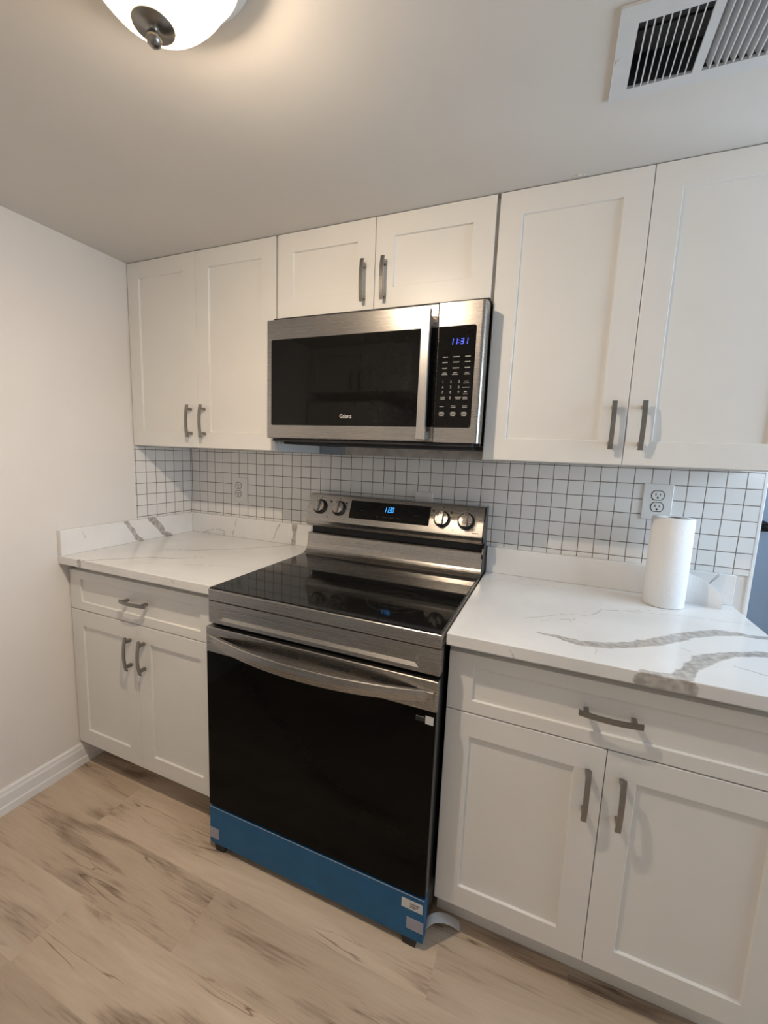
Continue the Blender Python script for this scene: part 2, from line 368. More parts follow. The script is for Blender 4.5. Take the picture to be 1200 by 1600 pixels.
# ------------------------------------------------------------------ geometry helpers
class MB:
    """collects shapes and links them as one mesh object"""
    def __init__(s): s.v = []; s.f = []; s.mi = []; s.sm = []
    def add(s, verts, faces, mi=0, smooth=False):
        o = len(s.v); s.v += [tuple(p) for p in verts]
        for f in faces:
            s.f.append([i + o for i in f]); s.mi.append(mi); s.sm.append(smooth)
        return s
    def bm(s, b, mi=0, smooth=False):
        b.verts.index_update()
        s.add([v.co for v in b.verts], [[v.index for v in f.verts] for f in b.faces], mi, smooth); b.free(); return s
    def box(s, x0, x1, y0, y1, z0, z1, bev=0.0, mi=0, seg=2):
        b = bmesh.new()
        bmesh.ops.create_cube(b, size=1)
        for v in b.verts:
            v.co = Vector(((x0 + x1) / 2 + v.co.x * (x1 - x0), (y0 + y1) / 2 + v.co.y * (y1 - y0), (z0 + z1) / 2 + v.co.z * (z1 - z0)))
        if bev: bmesh.ops.bevel(b, geom=list(b.edges), offset=bev, segments=seg, affect='EDGES', profile=0.5)
        return s.bm(b, mi)
    def prism(s, poly, axis, a, b_, mi=0, bev=0.0):
        """2-D polygon extruded along an axis; poly coordinates are the two other axes in xyz order"""
        def P(p, t):
            q = list(p); q.insert('xyz'.index(axis), t); return Vector(q)
        b = bmesh.new(); n = len(poly)
        A = [b.verts.new(P(p, a)) for p in poly]; B = [b.verts.new(P(p, b_)) for p in poly]
        b.faces.new(A); b.faces.new(B[::-1])
        for i in range(n): b.faces.new((A[i], B[i], B[(i + 1) % n], A[(i + 1) % n]))
        bmesh.ops.recalc_face_normals(b, faces=b.faces)
        if bev:
            eds = [e for e in b.edges if (e.verts[0] in B and e.verts[1] in B)]
            bmesh.ops.bevel(b, geom=eds, offset=bev, segments=2, affect='EDGES', profile=0.5)
        return s.bm(b, mi)
    def cyl(s, c, axis, r, h, n=32, r2=None, mi=0, smooth=False, cap=True):
        ax = Vector(axis).normalized(); t = ax.orthogonal().normalized(); u = ax.cross(t); c = Vector(c)
        r2 = r if r2 is None else r2
        A = [c + (t * math.cos(i * 2 * PI / n) + u * math.sin(i * 2 * PI / n)) * r for i in range(n)]
        B = [c + ax * h + (t * math.cos(i * 2 * PI / n) + u * math.sin(i * 2 * PI / n)) * r2 for i in range(n)]
        s.add(A + B, [[i, (i + 1) % n, n + (i + 1) % n, n + i] for i in range(n)], mi, smooth)
        if cap:
            s.add(A, [list(range(n))[::-1]], mi); s.add(B, [list(range(n))], mi)
        return s
    def lathe(s, prof, c, n=64, ribs=0, amp=0.0, mi=0, smooth=True):
        c = Vector(c); V = []; m_ = len(prof)
        for j in range(n):
            a = 2 * PI * j / n
            k = 1 + (amp * math.cos(ribs * a) if ribs else 0)
            for r, z in prof: V.append((c.x + r * k * math.cos(a), c.y + r * k * math.sin(a), c.z + z))
        F_ = []
        for j in range(n):
            q = (j + 1) % n
            for i in range(m_ - 1): F_.append([j * m_ + i, q * m_ + i, q * m_ + i + 1, j * m_ + i + 1])
        return s.add(V, F_, mi, smooth)
    def build(s, name, mats, parent=None, base=(0, 0, 0), weld=True):
        me = bpy.data.meshes.new(name)
        bx = Vector(base)
        me.from_pydata([Vector(p) - bx for p in s.v], [], s.f)
        for m_ in (mats if isinstance(mats, (list, tuple)) else [mats]): me.materials.append(m_)
        for p, mi, sm in zip(me.polygons, s.mi, s.sm): p.material_index = mi; p.use_smooth = sm
        b = bmesh.new(); b.from_mesh(me)
        if weld: bmesh.ops.remove_doubles(b, verts=b.verts, dist=1e-6)
        bmesh.ops.recalc_face_normals(b, faces=b.faces)
        b.to_mesh(me); b.free(); me.update()
        o = bpy.data.objects.new(name, me); COL.objects.link(o)
        if parent is not None: o.parent = parent
        else: o.location = bx
        return o

def rrect(x0, x1, z0, z1, r, corners=(1, 1, 1, 1), n=5):
    P = []
    for (cx, cz, a0, k) in ((x1, z1, 0, corners[0]), (x0, z1, 90, corners[1]), (x0, z0, 180, corners[2]), (x1, z0, 270, corners[3])):
        if not k: P.append((cx, cz)); continue
        ox = cx - r if cx == x1 else cx + r; oz = cz - r if cz == z1 else cz + r
        for i in range(n + 1):
            a = math.radians(a0 + 90 * i / n); P.append((ox + r * math.cos(a), oz + r * math.sin(a)))
    return P
def thing(name, label, cat, loc, group=None):
    o = bpy.data.objects.new(name, None); COL.objects.link(o)
    o.location = loc; o.empty_display_size = 0.05
    o['label'] = label; o['category'] = cat
    if group: o['group'] = group
    return o
def tag(o, label, cat, group=None):
    o['label'] = label; o['category'] = cat
    if group: o['group'] = group
    return o
def struct(o):
    o['kind'] = 'structure'; return o
def text(name, s, size, loc, mat, parent, base, normal=(0, -1, 0), right=(1, 0, 0), depth=0.0003, xs=1.0):
    cu = bpy.data.curves.new(name, 'FONT'); cu.body = s; cu.size = size; cu.align_x = 'CENTER'; cu.align_y = 'CENTER'; cu.extrude = depth
    to = bpy.data.objects.new(name, cu); COL.objects.link(to)
    dg = bpy.context.evaluated_depsgraph_get(); dg.update()
    me = bpy.data.meshes.new_from_object(to.evaluated_get(dg))
    bpy.data.objects.remove(to, do_unlink=True); bpy.data.curves.remove(cu)
    n = Vector(normal).normalized(); r = Vector(right).normalized(); u = n.cross(r)
    for v in me.vertices:
        v.co = Vector(loc) - Vector(base) + r * v.co.x * xs + u * v.co.y + n * v.co.z
    me.materials.clear(); me.materials.append(mat)
    o = bpy.data.objects.new(name, me); COL.objects.link(o); o.parent = parent
    return o
SEGS = {'0': 'abcdef', '1': 'bc', '3': 'abcdg', '2': 'abged'}
def digits(mb, s, c, w, h, gap, th, right, up, nrm, lean=0.12):
    """seven-segment figures as thin bars"""
    c, right, up, nrm = (Vector(v) for v in (c, right, up, nrm))
    total = sum((w if ch != ':' else w * 0.35) + gap for ch in s) - gap
    x = -total / 2
    def bar(x0, x1, y0, y1):
        V = []
        for d in (0, 0.0006):
            for a, b_ in ((x0, y0), (x1, y0), (x1, y1), (x0, y1)): V.append(c + right * (a + b_ * lean) + up * b_ + nrm * d)
        mb.add(V, [[0, 3, 2, 1], [4, 5, 6, 7], [0, 1, 5, 4], [1, 2, 6, 5], [2, 3, 7, 6], [3, 0, 4, 7]])
    for ch in s:
        if ch == ':':
            bar(x, x + th, h * .15, h * .15 + th); bar(x, x + th, -h * .15 - th, -h * .15); x += w * .35 + gap; continue
        R = {'a': (x, x + w, h / 2 - th, h / 2), 'd': (x, x + w, -h / 2, -h / 2 + th), 'g': (x, x + w, -th / 2, th / 2),
             'b': (x + w - th, x + w, th * .3, h / 2), 'c': (x + w - th, x + w, -h / 2, -th * .3), 'f': (x, x + th, th * .3, h / 2), 'e': (x, x + th, -h / 2, -th * .3)}
        for k in SEGS[ch]: bar(*R[k])
        x += w + gap

# ------------------------------------------------------------------ the setting
ZC = 2.1145            # ceiling height
XW = 2.3755            # where the long wall ends
YF = -2.55             # wall behind the camera
XR = 3.45
# floor planks
PW, PL = 0.1815, 1.2335
mb_v, mb_f, uvs, tones = [], [], [], []
fixed = {0: 0.343, 1: 0.914, 2: 0.553}
for row in range(-14, 14):
    y1 = -0.604 - PW * row; y0 = y1 - PW
    if y1 < YF - 0.3 or y0 > 1.9: continue
    ph = fixed.get(row, random.random() * PL)
    i = -2
    while True:
        xa = ph + PL * i; xb = xa + PL; i += 1
        if xa > XR + 0.2: break
        xa = max(xa, -0.15); xb = min(xb, XR + 0.3)
        if xb <= xa: continue
        ou, ov = random.random() * 40, random.random() * 40
        q = len(mb_v)
        mb_v += [(xa, y0, 0), (xb, y0, 0), (xb, y1, 0), (xa, y1, 0)]
        mb_f.append((q, q + 1, q + 2, q + 3))
        uvs += [(ou + px, ov + py) for px, py in ((xa, y0), (xb, y0), (xb, y1), (xa, y1))]
        t = random.uniform(0.86, 1.06); w = random.uniform(-0.02, 0.02)
        tones.append((t + w, t, t - w, 1))
me = bpy.data.meshes.new('floor'); me.from_pydata(mb_v, [], mb_f)
ul = me.uv_layers.new(name='grain')
for i, c in enumerate(uvs): ul.data[i].uv = c
ca = me.color_attributes.new('tone', 'FLOAT_COLOR', 'CORNER')
for fi, t in enumerate(tones):
    for j in range(4): ca.data[fi * 4 + j].color = t
me.materials.append(M['floor'])
floor = bpy.data.objects.new('floor', me); COL.objects.link(floor); struct(floor)

# ceiling with the opening for the air register, and a few plaster drips
VX0, VX1, VY0, VY1 = 1.7955, 2.0955, -0.768, -0.568
hx0, hx1, hy0, hy1 = VX0 + .028, VX1 - .028, VY0 + .03, VY1 - .022
mb = MB(); c0, c1 = ZC, ZC + 0.10
for x0, x1, y0, y1 in ((-.12, hx0, YF - .1, 1.85), (hx1, XR + .12, YF - .1, 1.85), (hx0, hx1, YF - .1, hy0), (hx0, hx1, hy1, 1.85)):
    mb.box(x0, x1, y0, y1, c0, c1)
for dx, dy, r in ((0, 0, .005), (.012, .004, .0035), (-.011, .002, .003)):
    b = bmesh.new(); bmesh.ops.create_icosphere(b, subdivisions=2, radius=r)
    for v in b.verts: v.co = Vector((1.7509 + dx + v.co.x * 1.4, -0.336 + dy + v.co.y, ZC + v.co.z * 0.8))
    mb.bm(b, 0, True)
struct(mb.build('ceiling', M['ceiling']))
struct(MB().box(-.12, 0, YF - .1, 0.12, 0, ZC).build('wall_left', M['wall']))
mb = MB().box(0, XW, 0, .12, 0, ZC)
mb.box(XW - .12, XW, .12, 1.25, 0, ZC)
struct(mb.build('wall_back', M['wall']))
# unfinished strip of wall between the tile and the microwave
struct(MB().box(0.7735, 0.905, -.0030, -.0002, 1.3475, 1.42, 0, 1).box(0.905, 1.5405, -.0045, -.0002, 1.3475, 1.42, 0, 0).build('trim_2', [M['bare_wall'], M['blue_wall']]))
struct(MB().box(-.12, XR + .12, YF - .1, YF, 0, ZC).build('wall_front', M['wall']))
struct(MB().box(XW - .12, XR + .12, 1.25, 1.35, 0, ZC).build('wall_hall', M['wall']))
# right wall with the window opening
wy0, wy1, wz0, wz1 = -1.15, 0.15, 0.96, 2.06
mb = MB()
for y0, y1, z0, z1 in ((YF, wy0, 0, ZC), (wy1, 1.25, 0, ZC), (wy0, wy1, 0, wz0), (wy0, wy1, wz1, ZC)): mb.box(XR, XR + .12, y0, y1, z0, z1)
struct(mb.build('wall_right', M['wall']))
win = struct(MB().box(XR - .01, XR + .07, wy0, wy0 + .05, wz0, wz1).box(XR - .01, XR + .07, wy1 - .05, wy1, wz0, wz1).box(XR - .01, XR + .07, wy0 + .05, wy1 - .05, wz0, wz0 + .05)
             .box(XR - .01, XR + .07, wy0 + .05, wy1 - .05, wz1 - .05, wz1).box(XR, XR + .05, wy0 + .05, wy1 - .05, 1.33, 1.37).build('window_1', M['trim']))
MB().box(XR + .02, XR + .026, wy0 + .05, wy1 - .05, wz0 + .05, wz1 - .05).build('pane', M['pane'], win)
# baseboard along the left wall (moulded profile) and the strip that closes the tiled edge
def baseboard(y0, y1):
    P = [(0, 0), (.0155, 0), (.0155, .028), (.0125, .034), (.0125, .070), (.0095, .078), (.0085, .088), (.004, .0945), (0, .0945)]
    return MB().prism(P, 'y', y0, y1)
struct(baseboard(-2.5, -0.012).build('baseboard_left', M['trim']))
struct(MB().box(XW - .0095, XW + .001, -.007, .002, .86, 1.349, .002).build('trim_1', M['trim']))
# door in the room beyond, the blue cast of daylight painted into it
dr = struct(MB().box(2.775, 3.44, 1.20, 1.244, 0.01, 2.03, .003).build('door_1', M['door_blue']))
mb = MB().cyl((2.829, 1.20, 1.053), (0, -1, 0), .030, .008).cyl((2.829, 1.192, 1.053), (0, -1, 0), .012, .03)
mb.lathe([(0.0001, -.024), (.018, -.02), (.027, -.008), (.028, .004), (.02, .018), (.0001, .022)], (2.829, 1.15, 1.053), 32)
mb.build('door_handle', M['dark_metal'], dr)
# tiled splash zone: an L of small square tiles on the long wall and the side wall
tag(MB().box(.0063, XW - .0097, -.0060, -.0001, 1.0162, 1.347).build('tile_backsplash', M['tile_back']), 'long run of white mosaic tile with brown grout behind the range', 'backsplash', 'mosaic tile panels')
tag(MB().box(.0001, .006, -.322, -.0001, 1.0162, 1.347).build('tile_backsplash', M['tile_side']), 'short panel of white mosaic tile on the side wall by the corner counter', 'backsplash', 'mosaic tile panels')

# ------------------------------------------------------------------ cabinets
def shaker(x0, x1, z0, z1, yb_, yf_, rx, rz, rec=0.007):
    """framed front with a sunk flat panel; yf_ is the front face"""
    b = bmesh.new()
    bmesh.ops.create_cube(b, size=1)
    for v in b.verts: v.co = Vector(((x0 + x1) / 2 + v.co.x * (x1 - x0), (yb_ + yf_) / 2 + v.co.y * (yb_ - yf_), (z0 + z1) / 2 + v.co.z * (z1 - z0)))
    b.faces.ensure_lookup_table()
    fr = min(b.faces, key=lambda f: f.calc_center_median().y)
    oe = list(fr.edges)
    bmesh.ops.bevel(b, geom=oe, offset=.0014, segments=2, affect='EDGES', profile=0.5)
    fr = max([f for f in b.faces if abs(f.normal.y) > .99 and abs(f.calc_center_median().y - yf_) < 1e-5], key=lambda f: f.calc_area())
    vs = list(fr.verts)
    b.faces.remove(fr)
    cx, cz = (x0 + x1) / 2, (z0 + z1) / 2
    def ring(ix, iz, y):
        r = []
        for v in vs:
            sx = 1 if v.co.x > cx else -1; sz = 1 if v.co.z > cz else -1
            r.append(b.verts.new((cx + sx * ((x1 - x0) / 2 - ix), y, cz + sz * ((z1 - z0) / 2 - iz))))
        return r
    r1 = ring(rx, rz, yf_); r2 = ring(rx + .0012, rz + .0012, yf_ + .0012); r3 = ring(rx + .0022, rz + .0022, yf_ + rec)
    n = len(vs)
    for a, c in ((vs, r1), (r1, r2), (r2, r3)):
        for i in range(n): b.faces.new((a[i], a[(i + 1) % n], c[(i + 1) % n], c[i]))
    b.faces.new(r3)
    return MB().bm(b)
def pull_mb(c, vertical, yface):
    """flat bowed bar on two square posts"""
    mb = MB(); L, W, T = .131, .0115, .0055
    n = 14; V = []
    for i in range(n + 1):
        t = -1 + 2 * i / n; s_ = t * L / 2
        y = yface - (.0195 + .0085 * (1 - t * t)); w = W / 2 * (1.0 + .06 * abs(t))
        for q, yy in ((-w, y), (w, y), (w, y - T), (-w, y - T)):
            V.append((c[0] + q, yy, c[1] + s_) if vertical else (c[0] + s_, yy, c[1] + q))
    F_ = [[0, 1, 2, 3], [n * 4 + 3, n * 4 + 2, n * 4 + 1, n * 4]]
    for i in range(n):
        for j in range(4):
            k = (j + 1) % 4; F_.append([i * 4 + j, (i + 1) * 4 + j, (i + 1) * 4 + k, i * 4 + k])
    mb.add(V, F_)
    for t in (-.049, .049):
        p = (c[0], c[1] + t) if vertical else (c[0] + t, c[1])
        mb.box(p[0] - .0055, p[0] + .0055, yface - .0225, yface - .0003, p[1] - .0055, p[1] + .0055, .0008)
    return mb
def pull(c, vertical, yface, parent, base):
    return pull_mb(c, vertical, yface).build('handle', M['nickel'], parent, base)
YU = -0.3229
ZT, ZB, ZM = 2.1125, 1.3537, 1.8293
def upper(bx0, bx1, x0, x1, xs, z0, z1, hz, label, y_front=YU, y_back=-.002, group='white wall cabinets above the range wall'):
    """x0..x1 span of the two doors, xs the seam"""
    base = ((bx0 + bx1) / 2, y_back, z0)
    t = thing('wall_cabinet', label, 'cabinet', base, group)
    b = MB().box(bx0, bx1, y_front + .021, y_back, z0 - .003, z1, .0008)
    b.build('body', M['cabinet'], t, base)
    for (a, c, hx) in ((x0, xs - .0008, xs - .036), (xs + .0008, x1, xs + .036)):
        d = shaker(a, c, z0 + .0, z1 - .0, y_front + .0195, y_front, .064, .064).build('door', M['cabinet'], t, base)
        pull((hx, hz), True, y_front, d, base)
    return t
upper(0.001, 0.7713, 0.0034, 0.767, 0.3842, ZB, ZT, 1.460, 'tall white two-door wall cabinet in the corner above the shorter counter')
upper(0.7718, 1.5430, 0.7761, 1.5384, 1.1578, ZM, ZT, 1.917, 'short white two-door wall cabinet above the microwave')
upper(1.5435, 2.3150, 1.5483, 2.3113, 1.9308, ZB, ZT, 1.460, 'tall white two-door wall cabinet above the paper towel roll')

YB = -0.6245
def base_cabinet(bx0, bx1, x0, x1, xs, label, hx, ty=-.560):
    base = ((bx0 + bx1) / 2, -.3, 0)
    t = thing('base_cabinet', label, 'cabinet', base, 'white base cabinets under the counters')
    MB().box(bx0, bx1, YB + .021, -.012, .106, .8832, .0008).build('body', M['cabinet'], t, base)
    MB().box(bx0 + .0005, bx1 - .0005, ty, ty + .015, 0.0005, .1055).build('toe_kick', M['cabinet'], t, base)
    d = shaker(x0, x1, .6962, .8559, YB + .0195, YB, .064, .0335).build('drawer', M['cabinet'], t, base)
    pull((hx, .783), False, YB, d, base)
    for (a, c, hxx) in ((x0, xs - .0008, xs - .036), (xs + .0008, x1, xs + .036)):
        d = shaker(a, c, .1103, .6930, YB + .0195, YB, .064, .064).build('door', M['cabinet'], t, base)
        pull((hxx, .579), True, YB, d, base)
    return t
base_cabinet(0.0165, 0.7765, 0.0035, 0.7520, 0.3765, 'white shaker base cabinet between the painted wall and the range', .385, -.470)
base_cabinet(1.5440, 2.3140, 1.5474, 2.3113, 1.9316, 'white shaker base cabinet below the counter with paper towels', 1.926)

# ------------------------------------------------------------------ countertops
CZ, CT, CY = 0.9156, 0.0315, -0.659
def T(pts): return [(x, y, CZ) for x, y in pts]
VL = [
    (T([(.1446, -.664), (.2362, -.5707), (.3115, -.5014), (.4088, -.4663), (.4774, -.3923)]), [.006, .0055, .0055, .005, .003], .75),
    (T([(.224, -.3895), (.3526, -.328), (.5005, -.2064), (.649, -.021)]), [.003, .0045, .005, .005], .7),
    (T([(.2905, -.6017), (.5181, -.5057), (.7048, -.4305)]), [.002, .003, .003], .35),
    ([(.128, -.664, .916), (.125, -.659, .886)], [.014, .012], .8),
    ([(.021, -.392, 1.018), (.021, -.3664, .9786), (.021, -.3371, .9345), (.021, -.3165, .9159)], [.012, .012, .013, .012], .9),
    ([(.021, -.2623, 1.0191), (.021, -.2181, .9667), (.021, -.1955, .9316), (.021, -.170, .9171)], [.022, .018, .012, .02], .9),
    ([(.021, -.5744, 1.0013), (.021, -.566, .9736)], .003, .45),
    ([(.6561, -.021, 1.0133), (.6543, -.021, .9622), (.649, -.021, .9154)], [.017, .014, .013], .85),
    ([(.5697, -.021, 1.0066), (.527, -.021, .9187)], [.004, .003], .7),
    ([(.3112, -.021, 1.0056), (.2859, -.021, .9159)], [.004, .003], .6),
    ([(.0742, -.021, .9127), (.1755, -.021, .9449), (.2382, -.021, .9382), (.232, -.021, .918)], [.004, .003, .005, .004], .5),
    (T([(.13, -.02), (.17, -.06), (.2, -.07)]), .003, .4),
    ([(.60, -.659, .905), (.62, -.66, .89)], .003, .5),
]
VR = [
    (T([(1.7568, -.5463), (1.8029, -.5498), (1.8538, -.5638), (1.9132, -.5484), (1.9699, -.5159), (2.0305, -.4673), (2.0851, -.4156), (2.1496, -.3519), (2.2101, -.312), (2.2576, -.3019), (2.292, -.3025), (2.34, -.288)]),
     [.004, .009, .016, .018, .017, .021, .022, .021, .022, .015, .013, .014], .85),
    (T([(2.045, -.648), (2.066, -.6106), (2.1099, -.5348), (2.1421, -.5023), (2.1841, -.4667), (2.2328, -.4376), (2.2733, -.4218), (2.34, -.41)]),
     [.020, .017, .024, .021, .013, .015, .016, .016], .9),
    ([(1.972, -.653, .9156), (2.056, -.650, .9156)], [.010, .012], .8),
    ([(1.972, -.659, .897), (2.060, -.659, .893)], [.020, .020], .85),
    (T([(1.7188, -.46), (1.7712, -.4156), (1.8146, -.3718), (1.8913, -.3451), (1.9323, -.2725), (1.9866, -.2511), (2.111, -.1809)]), .0028, .5),
    (T([(1.9866, -.2511), (2.1617, -.209), (2.2373, -.2037), (2.3158, -.1957)]), .0028, .45),
    (T([(1.75, -.47), (1.80, -.42), (1.83, -.43), (1.85, -.39), (1.82, -.41)]), .0022, .4),
    (T([(1.78, -.44), (1.84, -.40), (1.88, -.41)]), .0022, .4),
    (T([(2.0716, -.4764), (2.1009, -.4926)]), .003, .5), (T([(2.1743, -.5337), (2.2251, -.552)]), .003, .5), (T([(1.8912, -.5717), (1.8865, -.6144)]), .0025, .35),
    (T([(1.60, -.10), (1.70, -.12), (1.78, -.09), (1.84, -.12)]), .0025, .4),
    ([(2.285, -.021, 1.019), (2.2727, -.021, 1.0), (2.2537, -.021, .9606), (2.24, -.021, .93)], [.004, .005, .004, .003], .65),
    ([(1.70, -.659, .90), (1.71, -.66, .885)], .003, .45),
]
base = (.39, -.33, CZ - CT)
t = thing('countertop', 'white quartz countertop with brown veins wrapping into the wall corner', 'countertop', base, 'veined quartz counters')
q1 = quartz('veined_quartz_corner', VL, base)
MB().box(.001, .7795, CY, -.001, CZ - CT, CZ, .0022).build('slab', q1, t, base)
MB().box(.0008, .0213, CY + .001, -.0222, CZ + .0002, 1.0158, .0016).build('upstand', q1, t, base)
MB().box(.0008, .7795, -.0213, -.0008, CZ + .0002, 1.0158, .0016).build('upstand', q1, t, base)
base = (1.937, -.33, CZ - CT)
t = thing('countertop', 'white quartz countertop with broad grey veins carrying the paper towels', 'countertop', base, 'veined quartz counters')
q2 = quartz('veined_quartz_open_end', VR, base)
MB().box(1.5435, 2.3313, CY, -.001, CZ - CT, CZ, .0022).build('slab', q2, t, base)
MB().box(1.5435, 2.3300, -.0213, -.0008, CZ + .0002, 1.0158, .0016).build('upstand', q2, t, base)

# ------------------------------------------------------------------ range
RX0, RX1 = .7817, 1.5384
RB = (1.16, -.36, 0)
rg = thing('range', 'stainless electric range with black glass top and blue film on its drawer', 'range', RB)
MB().box(RX0 + .003, RX1 - .003, -.655, -.045, .030, .8785, .001).build('body', M['black'], rg, RB)
# cooktop
ct = MB().box(RX0, RX1, -.6825, -.112, .8787, .9165, .0035, 0, 3).build('cooktop_frame', M['steel'], rg, RB)
cg = MB().box(RX0 + .0035, RX1 - .0055, -.6785, -.125, .9150, .9200, .0012).build('cooktop_glass', M['cook_glass'], rg, RB)
def flat_ring(mb, c, r, w, z, n=72):
    V = [];
    for i in range(n):
        a = 2 * PI * i / n
        for rr in (r, r - w): V.append((c[0] + rr * math.cos(a), c[1] + rr * math.sin(a), z))
    mb.add(V, [[2 * i, 2 * ((i + 1) % n), 2 * ((i + 1) % n) + 1, 2 * i + 1] for i in range(n)])
for c, r in (((.965, -.515), .112), ((1.355, -.515), .092), ((.965, -.270), .080), ((1.355, -.270), .112)):
    mb = MB(); flat_ring(mb, c, r, .0012, .92015); flat_ring(mb, c, r * .62, .0010, .92015)
    mb.build('burner_ring', M['ring'], cg, RB)
# front fascia with sunk panel
b = bmesh.new()
fx0, fx1, fz0, fz1, fy = RX0, RX1, .8075, .8778, -.6825
px0, px1, pz0, pz1 = .826, 1.4815, .8185, .8590
mb = MB()
outer = [(fx0, fz0), (fx1, fz0), (fx1, fz1), (fx0, fz1)]
inn = [(px0, pz0), (px1, pz0), (px1, pz1), (px0, pz1)]
dp = [(px0 + .012, pz0 + .009), (px1 - .012, pz0 + .009), (px1 - .012, pz1 - .005), (px0 + .012, pz1 - .005)]
R1 = [(x + (.003 if i in (0, 3) else -.003), fy, z) for i, (x, z) in enumerate(outer)]
R0 = [(x, fy + .003, z) for x, z in outer]; RB_ = [(x, fy + .03, z) for x, z in outer]
R2 = [(x, fy, z) for x, z in inn]; R3 = [(x, fy + .0075, z) for x, z in dp]
V = RB_ + R0 + R1 + R2 + R3; F_ = [[3, 2, 1, 0], [16, 17, 18, 19]]
for k in range(4):
    for i in range(4): F_.append([k * 4 + i, k * 4 + (i + 1) % 4, (k + 1) * 4 + (i + 1) % 4, (k + 1) * 4 + i])
mb.add(V, F_); b.free()
mb.build('front_panel', M['steel'], rg, RB)
# oven door
yd = -.692
od = MB().box(RX0 + .0005, RX1 - .0005, yd + .002, -.657, .1690, .7960, .002).build('oven_door', M['black'], rg, RB)
MB().box(RX0 + .001, RX1 - .001, yd, yd + .0019, .1700, .7128, .0006).build('door_glass', M['oven_glass'], od, RB)
MB().box(RX0, RX1, yd - .0012, yd + .018, .7134, .7968, .003, 0, 3).build('door_trim', M['steel'], od, RB)
mb = MB()
for x0, x1, zz in ((.927, .967, (.7705, .7645)), (1.037, 1.129, (.7720, .7655)), (1.196, 1.288, (.7720, .7655)), (1.357, 1.398, (.7705, .7645))):
    mb = MB()
    for z in zz: mb.box(x0, x1, yd - .0017, yd - .0010, z - .0021, z + .0021)
    mb.build('vent_slot', M['slot'], od, RB)
# bowed handle
n = 28; hx0, hx1 = .793, 1.5285; V = []
for i in range(n + 1):
    u = i / n; x = hx0 + (hx1 - hx0) * u
    y = -.6955 - .052 * (1 - abs(2 * u - 1) ** 2.1)
    zt = .7710; zb = .7440 - .012 * (1 - abs(2 * u - 1) ** 2.2); yi = y + .013
    V += [(x, yi, zt - .0015), (x, y + .002, zt), (x, y, zt - .002), (x, y - .001, (zt + zb) / 2), (x, y + .001, zb), (x, yi, zb + .003)]
F_ = [list(range(6)), [n * 6 + j for j in range(5, -1, -1)]]
for i in range(n):
    for j in range(6): k = (j + 1) % 6; F_.append([i * 6 + j, (i + 1) * 6 + j, (i + 1) * 6 + k, i * 6 + k])
mb = MB().add(V, F_)
for x0, x1 in ((hx0, hx0 + .03), (hx1 - .03, hx1)): mb.box(x0, x1, -.7005, -.6930, .7455, .7690, .001)
mb.build('handle', M['steel'], od, RB)
mb = MB().box(1.5100, 1.5315, yd - .0007, yd - .0001, .6775, .6995, 0, 0).box(1.484, 1.5095, yd - .0005, yd - .0001, .681, .694, 0, 1)
mb.box(1.4845, 1.507, yd - .0008, yd - .0005, .6935, .6945, 0, 2)
mb.build('sticker', [M['sticker'], M['black_matte'], M['print']], od, RB)
# drawer under blue film
dw = MB().box(RX0 + .0005, RX1 - .0005, yd, -.657, .0240, .1620, .003).build('storage_drawer', M['blue_film'], rg, RB)
MB().box(RX0 + .001, RX1 - .002, yd - .0006, yd + .0005, .1600, .1613).build('film_edge', M['tape'], dw, RB)
mb = MB().box(1.4725, 1.5330, yd - .0008, yd - .0002, .1185, .1470, 0, 0)
for z, x1 in ((.136, 1.524), (.130, 1.520), (.125, 1.514)): mb.box(1.497, x1, yd - .0011, yd - .0008, z, z + .0022, 0, 1)
mb.build('sticker', [M['sticker'], M['ink']], dw, RB)
MB().box(1.489, 1.5375, yd - .0007, yd - .0002, .0565, .0930).build('tape', M['tape'], dw, RB)
MB().box(RX0 + .0005, .8205, yd - .0007, yd - .0002, .0450, .0840).build('tape', M['tape'], dw, RB)
for x in (.835, 1.490):
    for y in (-.640, -.12):
        MB().cyl((x, y, .0005), (0, 0, 1), .024, .034, 24, .030).build('foot', M['black_matte'], rg, RB)
# short black skirt feet that show under the drawer edge
for x0, x1 in ((.800, .845), (1.475, 1.522)):
    MB().prism([(x0 + .006, .0005), (x1 - .006, .0005), (x1, .0238), (x0, .0238)], 'y', -.690, -.668).build('foot', M['black_matte'], rg, RB)
# back riser and tilted control panel (profiles in y,z)
def profile(P, x0, x1, mats, name, parent, bev=0): return MB().prism(P, 'x', x0, x1, 0, bev).build(name, mats, parent, RB)
fil = [(-.150 + .040 * math.sin(a), .9205 + .040 * (1 - math.cos(a))) for a in [i * PI / 2 / 8 for i in range(9)]]
riser = [(-.152, .9168), (-.152, .9205)] + fil[1:-1] + [(-.108, .964), (-.102, 1.002), (-.098, 1.006), (-.045, 1.006), (-.045, .9168)]
profile(riser, RX0, RX1, M['steel'], 'riser', rg)
profile([(-.072, 1.0065), (-.072, 1.050), (-.045, 1.050), (-.045, 1.0065)], RX0 + .004, RX1 - .004, M['black_matte'], 'panel_recess', rg)
P0 = Vector((0, -.125, 1.070)); P1 = Vector((0, -.083, 1.1736))
up = (P1 - P0).normalized(); nrm = Vector((0, -up.z, up.y))
pan = [(-.078, 1.036), (-.112, 1.040), (-.122, 1.052), (-.1262, 1.0665), (-.125, 1.070), (-.083, 1.1736), (-.079, 1.1760), (-.047, 1.1760), (-.047, 1.050), (-.078, 1.050)]
cp = profile(pan, RX0, RX1 - .004, M['steel'], 'control_panel', rg)
profile([(-.080, 1.040), (-.118, 1.045), (-.126, 1.069), (-.083, 1.1760), (-.030, 1.1765), (-.030, .925), (-.105, .925), (-.105, 1.0)], RX1 - .0035, RX1 + .0015, M['black'], 'end_cap', rg)
